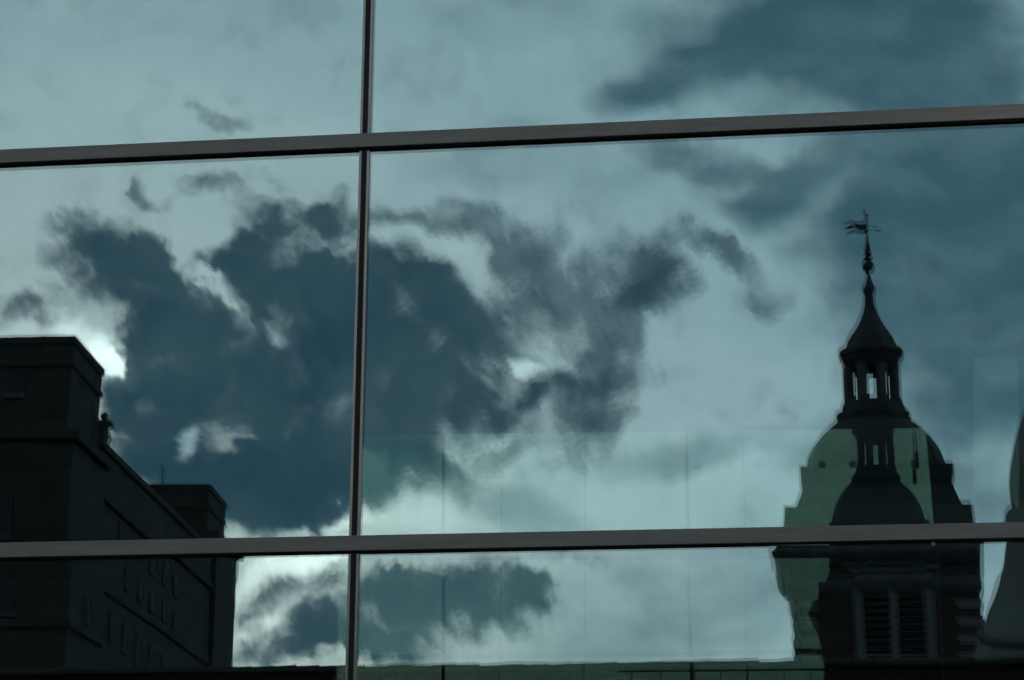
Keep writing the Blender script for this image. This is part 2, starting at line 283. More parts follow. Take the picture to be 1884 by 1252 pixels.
MT = {
 'glass_out': glass('coated_glass', .20, (.78, .93, 1.0), (.90, .97, .96), .00035, 0.),
 'glass_in': glass('inner_coated_glass', .25, (.78, .93, 1.0), (.82, .95, .90), .0005, 13.),
 'glass_screen': glass('screen_glass', .15, (.86, 1.0, .90), (.5, .6, .55), .0004, 31., .0033, at(1610, 888, 15.3).z),
 'glass_lower': glass('lower_screen_glass', .085, (.86, 1.0, .90), (.5, .6, .55), .0006, 37.),
 'glass_weak': glass('uncoated_glass', .06, (.9, 1.0, .95), (.6, .7, .66), .0006, 47.),
 'glass_back': clear('clear_glass_face'),
 'alu': surf('brown_grey_aluminium', (.165, .138, .125), (.225, .192, .175), 9., .55, bump=.0004, stretch=(.3, 1, 4)),
 'alu_edge': surf('bare_aluminium_edge', (.24, .21, .20), (.34, .30, .285), 14., .36, metallic=.7, stretch=(3, 1, .2)),
 'gasket': surf('black_rubber_gasket', (.008, .008, .008), (.015, .015, .014), 20., .9),
 'cladding': surf('grey_metal_cladding', (.12, .12, .12), (.17, .17, .17), 2., .6),
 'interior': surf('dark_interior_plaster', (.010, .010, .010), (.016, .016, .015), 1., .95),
 'steel': surf('dark_painted_steel', (.02, .02, .02), (.035, .035, .035), 8., .6),
 'marker': film('frosted_brown_film', (.80, .72, .68)),
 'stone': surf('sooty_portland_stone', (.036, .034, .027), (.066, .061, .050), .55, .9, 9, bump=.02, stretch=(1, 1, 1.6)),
 'stone2': surf('weathered_dressed_stone', (.07, .068, .064), (.125, .12, .112), 2.4, .88, 8, bump=.01),
 'pale_stone': surf('pale_rendered_stone', (.17, .17, .155), (.25, .245, .22), 1.6, .9, 8),
 'lead': surf('weathered_lead_sheet', (.015, .016, .016), (.032, .033, .033), 2.6, .62, 7, stretch=(1, 1, .35)),
 'iron': surf('black_painted_iron', (.015, .014, .013), (.03, .028, .026), 12., .5),
 'louvre': surf('grey_louvre_board', (.06, .058, .055), (.095, .09, .085), 7., .85),
 'window': surf('dark_window_glass', (.010, .011, .012), (.016, .017, .019), 3., .45),
 'bronze': surf('dark_metal_window_bar', (.02, .019, .018), (.04, .037, .033), 9., .5),
 'tile': surf('clay_ridge_tile', (.05, .035, .028), (.09, .06, .045), 9., .9),
 'asphalt': surf('asphalt', (.035, .035, .036), (.06, .06, .06), 6., .92, bump=.004),
 'roofing': surf('dark_roof_felt', (.04, .04, .04), (.06, .06, .06), 2., .95),
}
def brick_mat():
    m, t, b = new_mat('dark_red_brick')
    g = t.nodes.new('ShaderNodeNewGeometry'); s = t.nodes.new('ShaderNodeSeparateXYZ'); t.links.new(g.outputs['Position'], s.inputs[0])
    a = t.nodes.new('ShaderNodeMath'); t.links.new(s.outputs[0], a.inputs[0]); t.links.new(s.outputs[1], a.inputs[1])
    c = t.nodes.new('ShaderNodeCombineXYZ'); t.links.new(a.outputs[0], c.inputs[0]); t.links.new(s.outputs[2], c.inputs[1])
    k = t.nodes.new('ShaderNodeTexBrick'); t.links.new(c.outputs[0], k.inputs['Vector'])
    k.inputs['Color1'].default_value = (.055, .028, .02, 1); k.inputs['Color2'].default_value = (.085, .04, .028, 1); k.inputs['Mortar'].default_value = (.09, .085, .078, 1)
    k.inputs['Scale'].default_value = 1; k.inputs['Brick Width'].default_value = .23; k.inputs['Row Height'].default_value = .075; k.inputs['Mortar Size'].default_value = .008
    t.links.new(k.outputs['Color'], b.inputs['Base Color']); b.inputs['Roughness'].default_value = .9
    bp = t.nodes.new('ShaderNodeBump'); bp.inputs['Distance'].default_value = .006; bp.invert = True; t.links.new(k.outputs['Fac'], bp.inputs['Height']); t.links.new(bp.outputs[0], b.inputs['Normal'])
    return m
MT['brick'] = brick_mat()
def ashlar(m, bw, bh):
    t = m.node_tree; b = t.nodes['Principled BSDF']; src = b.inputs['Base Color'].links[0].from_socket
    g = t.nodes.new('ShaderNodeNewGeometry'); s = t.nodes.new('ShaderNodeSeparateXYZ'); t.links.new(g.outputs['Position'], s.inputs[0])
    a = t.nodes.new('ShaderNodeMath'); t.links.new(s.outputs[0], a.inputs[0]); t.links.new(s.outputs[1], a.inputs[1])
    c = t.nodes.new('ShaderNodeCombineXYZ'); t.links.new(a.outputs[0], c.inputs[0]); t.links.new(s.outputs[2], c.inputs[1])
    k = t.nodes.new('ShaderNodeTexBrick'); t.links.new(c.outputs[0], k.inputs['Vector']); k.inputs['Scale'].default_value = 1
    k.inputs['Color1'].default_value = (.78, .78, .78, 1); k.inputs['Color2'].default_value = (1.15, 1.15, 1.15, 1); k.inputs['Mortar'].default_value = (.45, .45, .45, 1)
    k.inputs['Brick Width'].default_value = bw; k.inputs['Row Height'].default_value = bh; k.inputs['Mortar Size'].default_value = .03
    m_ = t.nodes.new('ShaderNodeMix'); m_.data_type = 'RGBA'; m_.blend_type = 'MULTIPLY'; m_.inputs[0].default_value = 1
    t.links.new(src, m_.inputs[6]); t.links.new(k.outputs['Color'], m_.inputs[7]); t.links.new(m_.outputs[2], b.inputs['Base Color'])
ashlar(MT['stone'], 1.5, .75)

# ------------------------------------------------------------------ mesh helpers
def box(bm, x0, x1, y0, y1, z0, z1, tf=None):
    vs = [bm.verts.new(tf(Vector((x, y, z))) if tf else (x, y, z)) for x in (x0, x1) for y in (y0, y1) for z in (z0, z1)]
    for q in ((0, 1, 3, 2), (4, 6, 7, 5), (0, 4, 5, 1), (2, 3, 7, 6), (0, 2, 6, 4), (1, 5, 7, 3)): bm.faces.new([vs[i] for i in q])
    return vs
def lathe(bm, prof, n=32, cx=0., cy=0., rot=0., caps=True, sx=1., sy=1., tf=None):
    rings = []
    for (r, z) in prof:
        ring = []
        for i in range(n):
            a = rot + 2 * math.pi * i / n
            v = Vector((cx + sx * r * math.cos(a), cy + sy * r * math.sin(a), z)); ring.append(bm.verts.new(tf(v) if tf else v))
        rings.append(ring)
    for a, b in zip(rings, rings[1:]):
        for i in range(n): bm.faces.new((a[i], a[(i + 1) % n], b[(i + 1) % n], b[i]))
    if caps: bm.faces.new(rings[0][::-1]); bm.faces.new(rings[-1])
def tube(bm, pts, r, n=8):
    pts = [Vector(p) for p in pts]; rings = []
    for i, p in enumerate(pts):
        d = (pts[min(i + 1, len(pts) - 1)] - pts[max(i - 1, 0)]).normalized()
        up = Vector((0, 0, 1)) if abs(d.z) < .9 else Vector((1, 0, 0))
        a = d.cross(up).normalized(); b = d.cross(a)
        rr = r[i] if isinstance(r, (list, tuple)) else r
        rings.append([bm.verts.new(p + (a * math.cos(2 * math.pi * k / n) + b * math.sin(2 * math.pi * k / n)) * rr) for k in range(n)])
    for a, b in zip(rings, rings[1:]):
        for i in range(n): bm.faces.new((a[i], a[(i + 1) % n], b[(i + 1) % n], b[i]))
    bm.faces.new(rings[0][::-1]); bm.faces.new(rings[-1])
def plate(bm, outline, y0, y1):
    a = [bm.verts.new((x, y0, z)) for x, z in outline]; b = [bm.verts.new((x, y1, z)) for x, z in outline]
    bm.faces.new(a); bm.faces.new(b[::-1]); n = len(a)
    for i in range(n): bm.faces.new((a[i], a[(i + 1) % n], b[(i + 1) % n], b[i]))
def build(name, bm, mat, parent=None, smooth=False, bevel=0., **props):
    bmesh.ops.recalc_face_normals(bm, faces=bm.faces)
    if bevel:
        bmesh.ops.bevel(bm, geom=list(bm.edges), offset=bevel, segments=1, affect='EDGES', profile=.5)
    me = bpy.data.meshes.new(name); bm.to_mesh(me); bm.free()
    for m in (mat if isinstance(mat, (list, tuple)) else (mat,)): me.materials.append(MT[m])
    if smooth:
        me.polygons.foreach_set('use_smooth', [True] * len(me.polygons)); me.set_sharp_from_angle(angle=R(40))
    o = bpy.data.objects.new(name, me); COL.objects.link(o)
    if parent: o.parent = parent
    for k, v in props.items(): o[k] = v
    return o
def thing(name, label, cat, loc=(0, 0, 0), group=None):
    o = bpy.data.objects.new(name, None); COL.objects.link(o); o.location = loc; o['label'] = label; o['category'] = cat
    if group: o['group'] = group
    return o
def bxo(name, mat, parent, x0, x1, y0, y1, z0, z1, bevel=0., tf=None, **props):
    bm = bmesh.new(); box(bm, x0, x1, y0, y1, z0, z1, tf); return build(name, bm, mat, parent, bevel=bevel, **props)

# ------------------------------------------------------------------ ground
bm = bmesh.new(); n = 1500
bm.faces.new([bm.verts.new(v) for v in ((-n, -n, 0), (n, -n, 0), (n, n, 0), (-n, n, 0))])
build('street', bm, 'asphalt', kind='structure')
bxo('pavement', 'stone2', None, -40, 40, -3.2, -.25, .004, .13, kind='structure')
bxo('pavement', 'stone2', None, -70, 60, -16.5, -14.9, .004, .13, kind='structure')

# ------------------------------------------------------------------ office building: the glazed front
off = thing('office_building', 'office front of large reflective glass panes in a grey metal grid', 'building')
MX = [-3.005 + 4.95 * (k - 2) for k in range(5)]      # mullion lines
Z_HI = at(942, 233, -.048).z; Z_LO = at(942, 979.5, -.048).z   # top edges of the two transoms in view
PITCHZ = Z_HI - Z_LO
TZ = [Z_LO - PITCHZ, Z_LO, Z_HI, Z_HI + 2 * PITCHZ]
TH = .098
def sheet(name, x0, x1, z0, z1, y, th, mats, parent, tx=0., tz=0., bow=0., nx=1, nz=1):
    """sheet of glass with its coated face towards the street; tx tilts about X, tz about Z, bow bulges it"""
    bm = bmesh.new(); cx, cz = (x0 + x1) / 2, (z0 + z1) / 2
    def yy(x, z):
        u = (x - cx) / (x1 - x0) * 2; v = (z - cz) / (z1 - z0) * 2
        return y + (z - cz) * tx + (x - cx) * tz + bow * (1 - u * u) * (1 - v * v)
    F = [[bm.verts.new((x0 + (x1 - x0) * i / nx, yy(x0 + (x1 - x0) * i / nx, z0 + (z1 - z0) * j / nz), z0 + (z1 - z0) * j / nz)) for j in range(nz + 1)] for i in range(nx + 1)]
    K = [[bm.verts.new(v.co + Vector((0, th, 0))) for v in c] for c in F]
    ff = []
    for i in range(nx):
        for j in range(nz):
            ff.append(bm.faces.new((F[i][j], F[i + 1][j], F[i + 1][j + 1], F[i][j + 1])))
            bm.faces.new((K[i][j], K[i][j + 1], K[i + 1][j + 1], K[i + 1][j]))
    ring = [(i, 0) for i in range(nx)] + [(nx, j) for j in range(nz)] + [(i, nz) for i in range(nx, 0, -1)] + [(0, j) for j in range(nz, 0, -1)]
    for a, b in zip(ring, ring[1:] + ring[:1]):
        bm.faces.new((F[a[0]][a[1]], K[a[0]][a[1]], K[b[0]][b[1]], F[b[0]][b[1]]))
    for f in bm.faces: f.material_index = 1
    for f in ff: f.material_index = 0
    o = build(name, bm, mats, parent)
    if bow:
        o.data.polygons.foreach_set('use_smooth', [p.material_index == 0 for p in o.data.polygons])
    return o
zr = [.28] + [z - TH / 2 for z in TZ]
tilt = {(2, 1): (.0, -.0014), (1, 1): (-.0006, -.0009), (1, 2): (.0002, .0002), (1, 3): (.0009, -.0008), (2, 3): (-.0008, .0011)}                   # each pane sits a hair out of true
for i in range(4):
    for j in range(4):
        x0, x1 = MX[i] + .012, MX[i + 1] - .012
        z0, z1 = zr[j] + .01, zr[j + 1] - .01
        tx, tz = tilt.get((i, j), (random.uniform(-.0004, .0004), random.uniform(-.0004, .0004)))
        if (i, j) == (2, 2): tx = tz = 0
        big_ = j in (1, 2, 3) and i in (1, 2)
        pane = sheet('pane', x0, x1, z0, z1, 0., .008, ('glass_out', 'glass_back'), off, tx, tz)
        sheet('inner_sheet', x0, x1, z0, z1, .03, .008, ('glass_in', 'glass_back'), pane, tx - (.0013 if i == 2 else .0005), tz + (.0006 if i == 2 else .0003))
for j, z in enumerate(TZ):                      # transoms run through in front of the mullions
    t = bxo('transom', 'alu', off, MX[0] - .06, MX[-1] + .06, -.048, -.006, z - TH, z, bevel=.003)
    bxo('gasket', 'gasket', t, MX[0] - .06, MX[-1] + .06, -.03, -.004, z - TH - .009, z - TH - .0005)
zz = [.25] + TZ
for x in MX:
    for j in range(4):
        za, zb = zz[j] + .001, zz[j + 1] - TH - .01
        m_ = bxo('mullion', 'gasket', off, x - .016, x + .016, -.022, .05, za, zb)
        for s in (-1, 1):
            a, b = sorted((x + s * .0165, x + s * .035))
            bxo('edge_trim', 'alu_edge', m_, a, b, -.012, -.003, za, zb)
ztop = TZ[-1]
bxo('plinth', 'cladding', off, MX[0] - .06, MX[-1] + .06, -.1, .4, 0, .25)
# solid flanks and upper storeys of metal cladding, the dark hall behind the glass
for (x0, x1, z0, z1) in ((MX[0] - 12, MX[0] - .062, 0, 22), (MX[-1] + .062, MX[-1] + 12, 0, 22), (MX[0] - .06, MX[-1] + .06, ztop + .003, 22)):
    bxo('cladding_wall', 'cladding', off, x0, x1, -.05, .35, z0, z1)
bxo('hall_back_wall', 'interior', off, MX[0] - .06, MX[-1] + .06, 24, 24.4, 0, 22)
bxo('hall_ceiling', 'interior', off, MX[0] - .06, MX[-1] + .06, .36, 23.99, ztop + .3, ztop + .7)
bxo('hall_floor', 'interior', off, MX[0] - .06, MX[-1] + .06, .41, 23.99, .004, .1)
bxo('hall_side_wall', 'interior', off, MX[0] - .5, MX[0] - .062, .36, 24.4, 0, ztop + .7)
bxo('hall_side_wall', 'interior', off, MX[-1] + .062, MX[-1] + .5, .36, 24.4, 0, ztop + .7)
bxo('roof', 'roofing', off, MX[0] - 12, MX[-1] + 12, .36, 24.4, 22, 22.3)

# ------------------------------------------------------------------ glass screen deep inside the hall
AL, BE, SI = R(2.48857881), R(.30674199), 15.795087
NI = Vector((math.sin(BE) * math.cos(AL), math.cos(BE) * math.cos(AL), math.sin(AL)))
def on_screen(px, py, off_=0.):
    d = ray(px, py); o = Vector((0, SI - off_, 0)); return CAM + d * ((o - CAM).dot(NI) / d.dot(NI))
AL2 = AL - R(.68)
NL = Vector((math.sin(BE) * math.cos(AL2), math.cos(BE) * math.cos(AL2), math.sin(AL2)))
O2 = on_screen(1500, 1022)
def on_lower(px, py):
    d = ray(px, py); return CAM + d * ((O2 - CAM).dot(NL) / d.dot(NL))
scr = thing('glass_screen', 'tall inner glass screen standing deep in the dark hall behind the panes', 'glass screen')
def panel(corners, parent=scr, name='glass_panel', on=on_screen):
    bm = bmesh.new(); F = [bm.verts.new(on(*c)) for c in corners]; K = [bm.verts.new(v.co + NI * .012) for v in F]
    f0 = bm.faces.new(F); f1 = bm.faces.new(K[::-1]); fs = []
    for i in range(4): fs.append(bm.faces.new((F[i], F[(i + 1) % 4], K[(i + 1) % 4], K[i])))
    bmesh.ops.recalc_face_normals(bm, faces=bm.faces)
    for f in bm.faces: f.material_index = 1
    f0.material_index = 0
    return build(name, bm, ('glass_screen' if on is on_screen else 'glass_lower', 'glass_back'), parent)
TOPY = lambda x: 801 - .0125 * (x - 680)
def row(xs, top, bot, on=on_screen):
    for a, b in zip(xs, xs[1:]):
        panel([(a[0] + .8, top(a[0])), (a[1] + .8, bot(a[1])), (b[1] - .8, bot(b[1])), (b[0] - .8, top(b[0]))], on=on)
row([(656, 652), (925, 922), (1078, 1076), (1367, 1371), (1704, 1722)], TOPY, lambda x: 1004)
row([(453, 451), (484, 482)], lambda x: 1043, lambda x: 1300, on_lower)
row([(556, 553), (922, 918), (1076, 1074), (1371, 1376), (1560, 1566)], lambda x: 1033 - .006 * (x - 560), lambda x: 1300, on_lower)
panel([(1790, 268), (1792, 1004), (1876, 1004), (1869, 266)]).data.materials[0] = MT['glass_weak']
for k in range(9):
    x = 1285 + 56.8 * k
    if 1590 < x < 1650: continue
    c = on_screen(x, 858 - .013 * (x - 1285), .012); h = .045
    bm = bmesh.new(); box(bm, c.x - h, c.x + h, c.y - .004, c.y, c.z - h, c.z + h); build('marker', bm, 'marker', scr)
# support: slim steel posts that carry the panels
for (x, y0, y1) in ((653, 803, 1300), (1722, 960, 1300)):
    a = on_screen(x, y0, -.05); bm = bmesh.new(); box(bm, a.x - .02, a.x + .02, a.y + .05, a.y + .12, .1, a.z); build('post', bm, 'steel', scr)
c = on_screen(1687, 845, .6); lamp = thing('pendant_lamp', 'thin dark pendant lamp hanging on a cord inside the hall', 'lamp', (c.x, c.y, c.z))
bm = bmesh.new(); tube(bm, [(0, 0, .12), (0, 0, ztop + .3 - c.z)], .006); build('cord', bm, 'steel', lamp)
bm = bmesh.new(); lathe(bm, [(.008, .12), (.02, .08), (.026, 0), (.026, -.1), (.012, -.13)], 12); build('lamp_body', bm, 'steel', lamp)
# balustrade in front of the screen
def on_rail(px, py): return at(px, py, 14.2)
bal = thing('balustrade', 'dark metal balustrade low inside the hall in front of the glass screen', 'railing')
a, b = on_rail(1135, 1236), on_rail(1530, 1232)
bm = bmesh.new(); tube(bm, [a, b], .011); build('handrail', bm, 'steel', bal)
bm = bmesh.new(); tube(bm, [a - Vector((0, 0, .22)), b - Vector((0, 0, .22))], .006); build('rail', bm, 'steel', bal)
for px in (1162, 1216, 1277, 1327, 1376, 1443, 1493):
    q = on_rail(px, 1236 - (px - 1135) * .01); bm = bmesh.new(); tube(bm, [q, q - Vector((0, 0, 1.05))], .008); build('baluster', bm, 'steel', bal)
q0 = on_rail(1112, 1252).z - .75
bxo('landing', 'interior', bal, on_rail(1112, 1250).x, on_rail(1560, 1250).x, 14.15, 15.4, q0 - .35, q0)
for px in (1120, 1540):
    q = on_rail(px, 1250); bxo('support', 'interior', bal, q.x - .12, q.x + .12, 14.3, 14.6, .1, q0 - .35)

# ------------------------------------------------------------------ everything below stands across the street, mirrored in the glass
def mirror(v): return Vector((v.x, -v.y, v.z))

# low building right behind the camera: parapet with ridge tiles
low_ = thing('low_building', 'long low brick building whose tiled parapet runs along the bottom', 'building')
YP = 17.0
pl, pr = at(-500, 1232, YP), at(2100, 1204, YP); zt = at(942, 1222, YP).z
bxo('wall', 'brick', low_, pl.x, pr.x, -YP - 9, -YP, 0, zt - .10)
bxo('coping', 'stone2', low_, pl.x, pr.x, -YP - .3, -YP + .06, zt - .098, zt - .05, bevel=.006)
nt_ = int((pr.x - pl.x) / .32); tile = None
for k in range(nt_):
    x = pl.x + .32 * k
    if tile is None:
        bm = bmesh.new(); lathe(bm, [(.055, .004), (.06, .15), (.062, .30), (.07, .305), (.07, .318)], 10); 
        bmesh.ops.rotate(bm, verts=bm.verts, cent=(0, 0, 0), matrix=Matrix.Rotation(math.pi / 2, 3, 'Y'))
        tile = o = build('ridge_tile', bm, 'tile', low_, smooth=True)
    else:
        o = tile.copy(); COL.objects.link(o)
    o.location = (x, -YP - .06 + random.uniform(-.01, .01), zt - .055 + random.uniform(-.010, .010)); o.rotation_euler = (0, random.uniform(-.02, .02), random.uniform(-.03, .03))

# ------------------------------------------------------------------ church tower
YT = 40.0                                        # its front face; 4.6 m wide
ax_ = at(1620, 1100, YT + 2.3).x; YA = YT + 2.3
def axz(py, px=1610): return at(px, py, YA).z
def frz(py): return at(1634, py, YT).z
KA = mpp(1605, 700, YA); KF = mpp(1620, 1000, YT)
tower = thing('church_tower', 'dark brick church tower with domed lead roof, open lantern and weather vane', 'tower', (ax_, -YA, 0))
def T(x, y, z): return Vector((x, y, z))
hw = 2.2
zc = frz(1042)
def sqz(py, r): return at(1622, py, YA - r).z
bxo('shaft', 'brick', tower, -hw, hw, -hw, hw, 0, zc)
# quoins
zq = frz(1230) - 4; step = 16 * KF; k = 0; q_long = q_short = None
while zq + step < frz(1062):
    for sx in (-1, 1):
        for sy in (-1, 1):
            l = .58 if k % 2 == 0 else .36
            x0, x1 = sorted((sx * (hw + .03), sx * (hw - l))); y0, y1 = sorted((sy * (hw + .03), sy * (hw - (.94 - l))))
            if k % 2 == 0: bxo('quoin', 'pale_stone', tower, x0, x1, y0, y1, zq + .015, zq + step - .015, bevel=.012)
    zq += step; k += 1
# moulded cornice and stepped base of the dome: square rings
def ring_prof(name, prof, mat, parent, clip=99.):
    bm = bmesh.new(); lathe(bm, [(r * math.sqrt(2), z) for r, z in prof], 4, rot=math.pi / 4)
    for v in bm.verts: v.co.x = min(v.co.x, clip)
    return build(name, bm, mat, parent)
w = lambda px: px * KF
ring_prof('necking_band', [(hw + .02, frz(1098)), (hw + w(5), frz(1094)), (hw + w(11), frz(1080)), (hw + w(6), frz(1064)), (hw + .02, frz(1062))], 'stone2', tower, hw + .05)
ring_prof('cornice', [(hw + w(6), frz(1060)), (hw + w(12), frz(1044)), (hw + w(22), frz(1041)), (hw + w(26), frz(1036)), (hw + w(35), frz(1023)), (hw + w(35), frz(1018)), (hw + w(28), frz(1006)), (hw + w(18), frz(985))], 'stone2', tower, hw + .07)
ring_prof('blocking_course', [(w(176), frz(986)), (w(172), frz(930)), (w(146), frz(928))], 'stone2', tower)
ring_prof('flared_roof_skirt', [(w(154), sqz(934, 2.1)), (w(146), sqz(915, 1.95)), (w(140), sqz(900, 1.9)), (w(138), sqz(886, 1.88))], 'lead', tower)
ring_prof('dome_kerb', [(w(138), sqz(894, 1.88)), (w(142), sqz(884, 1.88)), (w(142), sqz(856, 1.88)), (w(100), sqz(854, 1.88))], 'lead', tower)
a_ = lambda l: [(r * KA, axz(y)) for r, y in l]
bm = bmesh.new(); lathe(bm, a_([(126, 884), (125, 866), (121, 850), (116, 838), (110, 828), (99, 812), (89, 799), (77, 788), (66, 780), (50, 774)]), 48)
dome = build('dome', bm, 'lead', tower, smooth=True)
pr_ = a_([(126, 884), (125, 866), (121, 850), (116, 838), (110, 828), (99, 812), (88, 799), (76, 788), (66, 780)])
for i in range(16):                              # rolled seams of the lead
    an = 2 * math.pi * (i + .5) / 16
    bm = bmesh.new(); tube(bm, [((r + .004) * math.cos(an), (r + .004) * math.sin(an), z) for r, z in pr_], .022, 6); build('seam', bm, 'lead', dome)
# lantern
RO = math.pi / 8
bm = bmesh.new(); lathe(bm, a_([(66, 784), (71, 779), (73, 772), (70, 766), (62, 762), (60, 752), (59, 749), (57, 745), (48, 744)]), 8, rot=RO); build('lantern_base', bm, 'lead', tower)
for i in range(8):
    an = RO + 2 * math.pi * i / 8
    bm = bmesh.new(); lathe(bm, [(11.2 * KA, axz(746)), (11.2 * KA, axz(682))], 4, rot=an + math.pi / 4, cx=45 * KA * math.cos(an), cy=45 * KA * math.sin(an)); build('pier', bm, 'stone2', tower)
bm = bmesh.new(); lathe(bm, a_([(50, 684), (51, 681), (52, 679), (55, 674), (58, 668), (59, 662), (64, 658), (63, 653), (56, 647), (50, 644)]), 8, rot=RO); build('lantern_cornice', bm, 'lead', tower)
bm = bmesh.new(); lathe(bm, a_([(49, 645), (48, 638), (45, 631), (39, 621), (31, 610), (25, 600), (19, 589), (14, 576), (11, 562), (10, 550), (11, 543), (13.5, 538), (13, 534), (9, 527), (6.5, 521), (4.5, 514), (2.5, 507)]), 8, rot=RO); build('lantern_roof', bm, 'lead', tower)
bm = bmesh.new(); lathe(bm, a_([(2, 508), (2, 506)] + [(12 * math.sin(math.pi * k / 12), 493 + 12 * math.cos(math.pi * k / 12)) for k in range(1, 12)] + [(2, 481)]), 24); build('ball', bm, 'iron', tower, smooth=True)
bm = bmesh.new(); lathe(bm, a_([(2, 481.5), (5, 479), (9.2, 476.2), (9.2, 475), (5, 472.5), (2, 471), (5, 470), (7, 466), (6.5, 462), (4, 456), (3.2, 450), (4, 448), (3.6, 446), (1.6, 444)]), 20); build('finial', bm, 'iron', tower, smooth=True)
vane = bpy.data.objects.new('weather_vane', None); COL.objects.link(vane); vane.parent = tower
bm = bmesh.new(); tube(bm, [(0, 0, axz(446)), (0, 0, axz(398))], 1.9 * KA); build('rod', bm, 'iron', vane)
bm = bmesh.new(); lathe(bm, [(3.2 * KA * math.sin(math.pi * k / 8) + .001, axz(396) - 3.2 * KA * math.cos(math.pi * k / 8)) for k in range(9)], 14); build('tip_ball', bm, 'iron', vane, smooth=True)
fx = lambda x: (x - 1597) * KA
up = [(1596, 411), (1588, 413), (1581, 412), (1574, 410), (1568, 411), (1563, 414), (1556, 414), (1560, 418), (1566, 418.5), (1572, 416.5), (1578, 418.5), (1582, 421)]
lo_ = [(1579, 423), (1572, 421), (1567, 422), (1562, 426), (1556, 426), (1560, 429), (1566, 429), (1573, 427), (1580, 429), (1588, 430.5), (1596, 429)]
bm = bmesh.new(); plate(bm, [(fx(x), axz(y)) for x, y in up + lo_], -.012, .012); build('flag', bm, 'iron', vane)
bm = bmesh.new(); tube(bm, [(fx(x), 0, axz(y)) for x, y in ((1596, 424), (1600, 422), (1604, 424), (1609, 423), (1613, 425), (1617, 425))], 1.0 * KA, 6); build('pointer', bm, 'iron', vane)
bm = bmesh.new(); plate(bm, [(fx(x), axz(y)) for x, y in ((1614, 422), (1624, 425.5), (1614, 428.5), (1616, 425.3))], -.01, .01); build('pointer_tip', bm, 'iron', vane)
bm = bmesh.new(); tube(bm, [(fx(x), 0, axz(y)) for x, y in ((1597, 413), (1600, 411.5), (1602, 414))], 1.1 * KA, 6); tube(bm, [(fx(x), 0, axz(y)) for x, y in ((1597, 431), (1600, 433), (1602, 431))], 1.1 * KA, 6); build('scroll', bm, 'iron', vane)
# louvred belfry window in the face towards the glass (+y)
bw = bpy.data.objects.new('belfry_window', None); COL.objects.link(bw); bw.parent = tower
wx = lambda x: (x - 1634) * KF
z0, z1 = frz(1212), frz(1070)
bxo('jamb', 'pale_stone', bw, wx(1576), wx(1593), hw + .001, hw + .09, z0, z1, bevel=.008)
bxo('jamb', 'pale_stone', bw, wx(1703), wx(1720), hw + .001, hw + .09, z0, z1, bevel=.008)
bxo('window_mullion', 'pale_stone', bw, wx(1640), wx(1654), hw + .001, hw + .08, z0, z1, bevel=.008)
bxo('lintel', 'pale_stone', bw, wx(1576), wx(1720), hw + .001, hw + .09, z1 + .002, frz(1054), bevel=.008)
bxo('hood', 'pale_stone', bw, wx(1563), wx(1730), hw + .001, hw + .2, frz(1052.6), frz(1043), bevel=.02)
bxo('sill', 'pale_stone', bw, wx(1570), wx(1726), hw + .001, hw + .14, frz(1219), z0 - .002, bevel=.01)
for (xa, xb) in ((1593.3, 1639.7), (1654.3, 1702.7)):
    bxo('opening_shade', 'gasket', bw, wx(xa), wx(xb), hw + .001, hw + .006, z0, z1)  # black sheet on the wall, painted-in shade behind the slats
    for k in range(10):
        y = 1082 + 13.6 * k; z = frz(y)
        bm = bmesh.new(); box(bm, wx(xa), wx(xb), -.05, .05, -.008, .008)
        bmesh.ops.rotate(bm, verts=bm.verts, cent=(0, 0, 0), matrix=Matrix.Rotation(R(-38), 3, 'X')); bmesh.ops.translate(bm, verts=bm.verts, vec=(0, hw + .05, z))
        build('slat', bm, 'louvre', bw)
bm = bmesh.new(); tube(bm, [(-hw + .12, hw + .09, 0), (-hw + .12, hw + .09, frz(1100))], .045); build('drainpipe', bm, 'iron', tower)

# ------------------------------------------------------------------ bell-shaped stone turret at the edge of the view
YB = 33.0; KB = mpp(1900, 1000, YB)
bz = lambda y: at(1884, y, YB).z
tb = at(1975, 1000, YB)
tur = thing('stone_turret', 'smooth bell-shaped stone turret with a curved band, cut by the frame', 'turret', (tb.x, -YB, 0))
bm = bmesh.new(); lathe(bm, [(2.9, 0), (2.9, bz(1330)), (215 * KB, bz(1250)), (190 * KB, bz(1190)), (169 * KB, bz(1130)), (152 * KB, bz(1090)), (138 * KB, bz(1045)), (130 * KB, bz(1005)), (124 * KB, bz(975)), (119 * KB, bz(955))], 48); build('flared_body', bm, 'pale_stone', tur, smooth=True)
bm = bmesh.new(); lathe(bm, [(118 * KB, bz(956)), (119 * KB, bz(950)), (116 * KB, bz(943)), (105 * KB, bz(941))], 48); build('collar', bm, 'pale_stone', tur, smooth=True)
bm = bmesh.new(); lathe(bm, [(106 * KB, bz(942)), (108 * KB, bz(915)), (109 * KB, bz(895)), (106 * KB, bz(870)), (100 * KB, bz(840)), (92 * KB, bz(810)), (78 * KB, bz(770)), (55 * KB, bz(730)), (20 * KB, bz(705)), (3 * KB, bz(700))], 48); build('domed_cap', bm, 'pale_stone', tur, smooth=True)
bm = bmesh.new(); pts = []
for k in range(25):
    an = math.pi - math.pi * k / 24; y = 1160 + 62 * math.sin(an) ** .8
    rr = 215 + (169 - 215) * max(0, min(1, (1250 - y) / 120)); pts.append((rr * KB * math.cos(an), rr * KB * math.sin(an), bz(y)))
tube(bm, pts, .09, 10); build('curved_band', bm, 'stone2', tur, smooth=True)

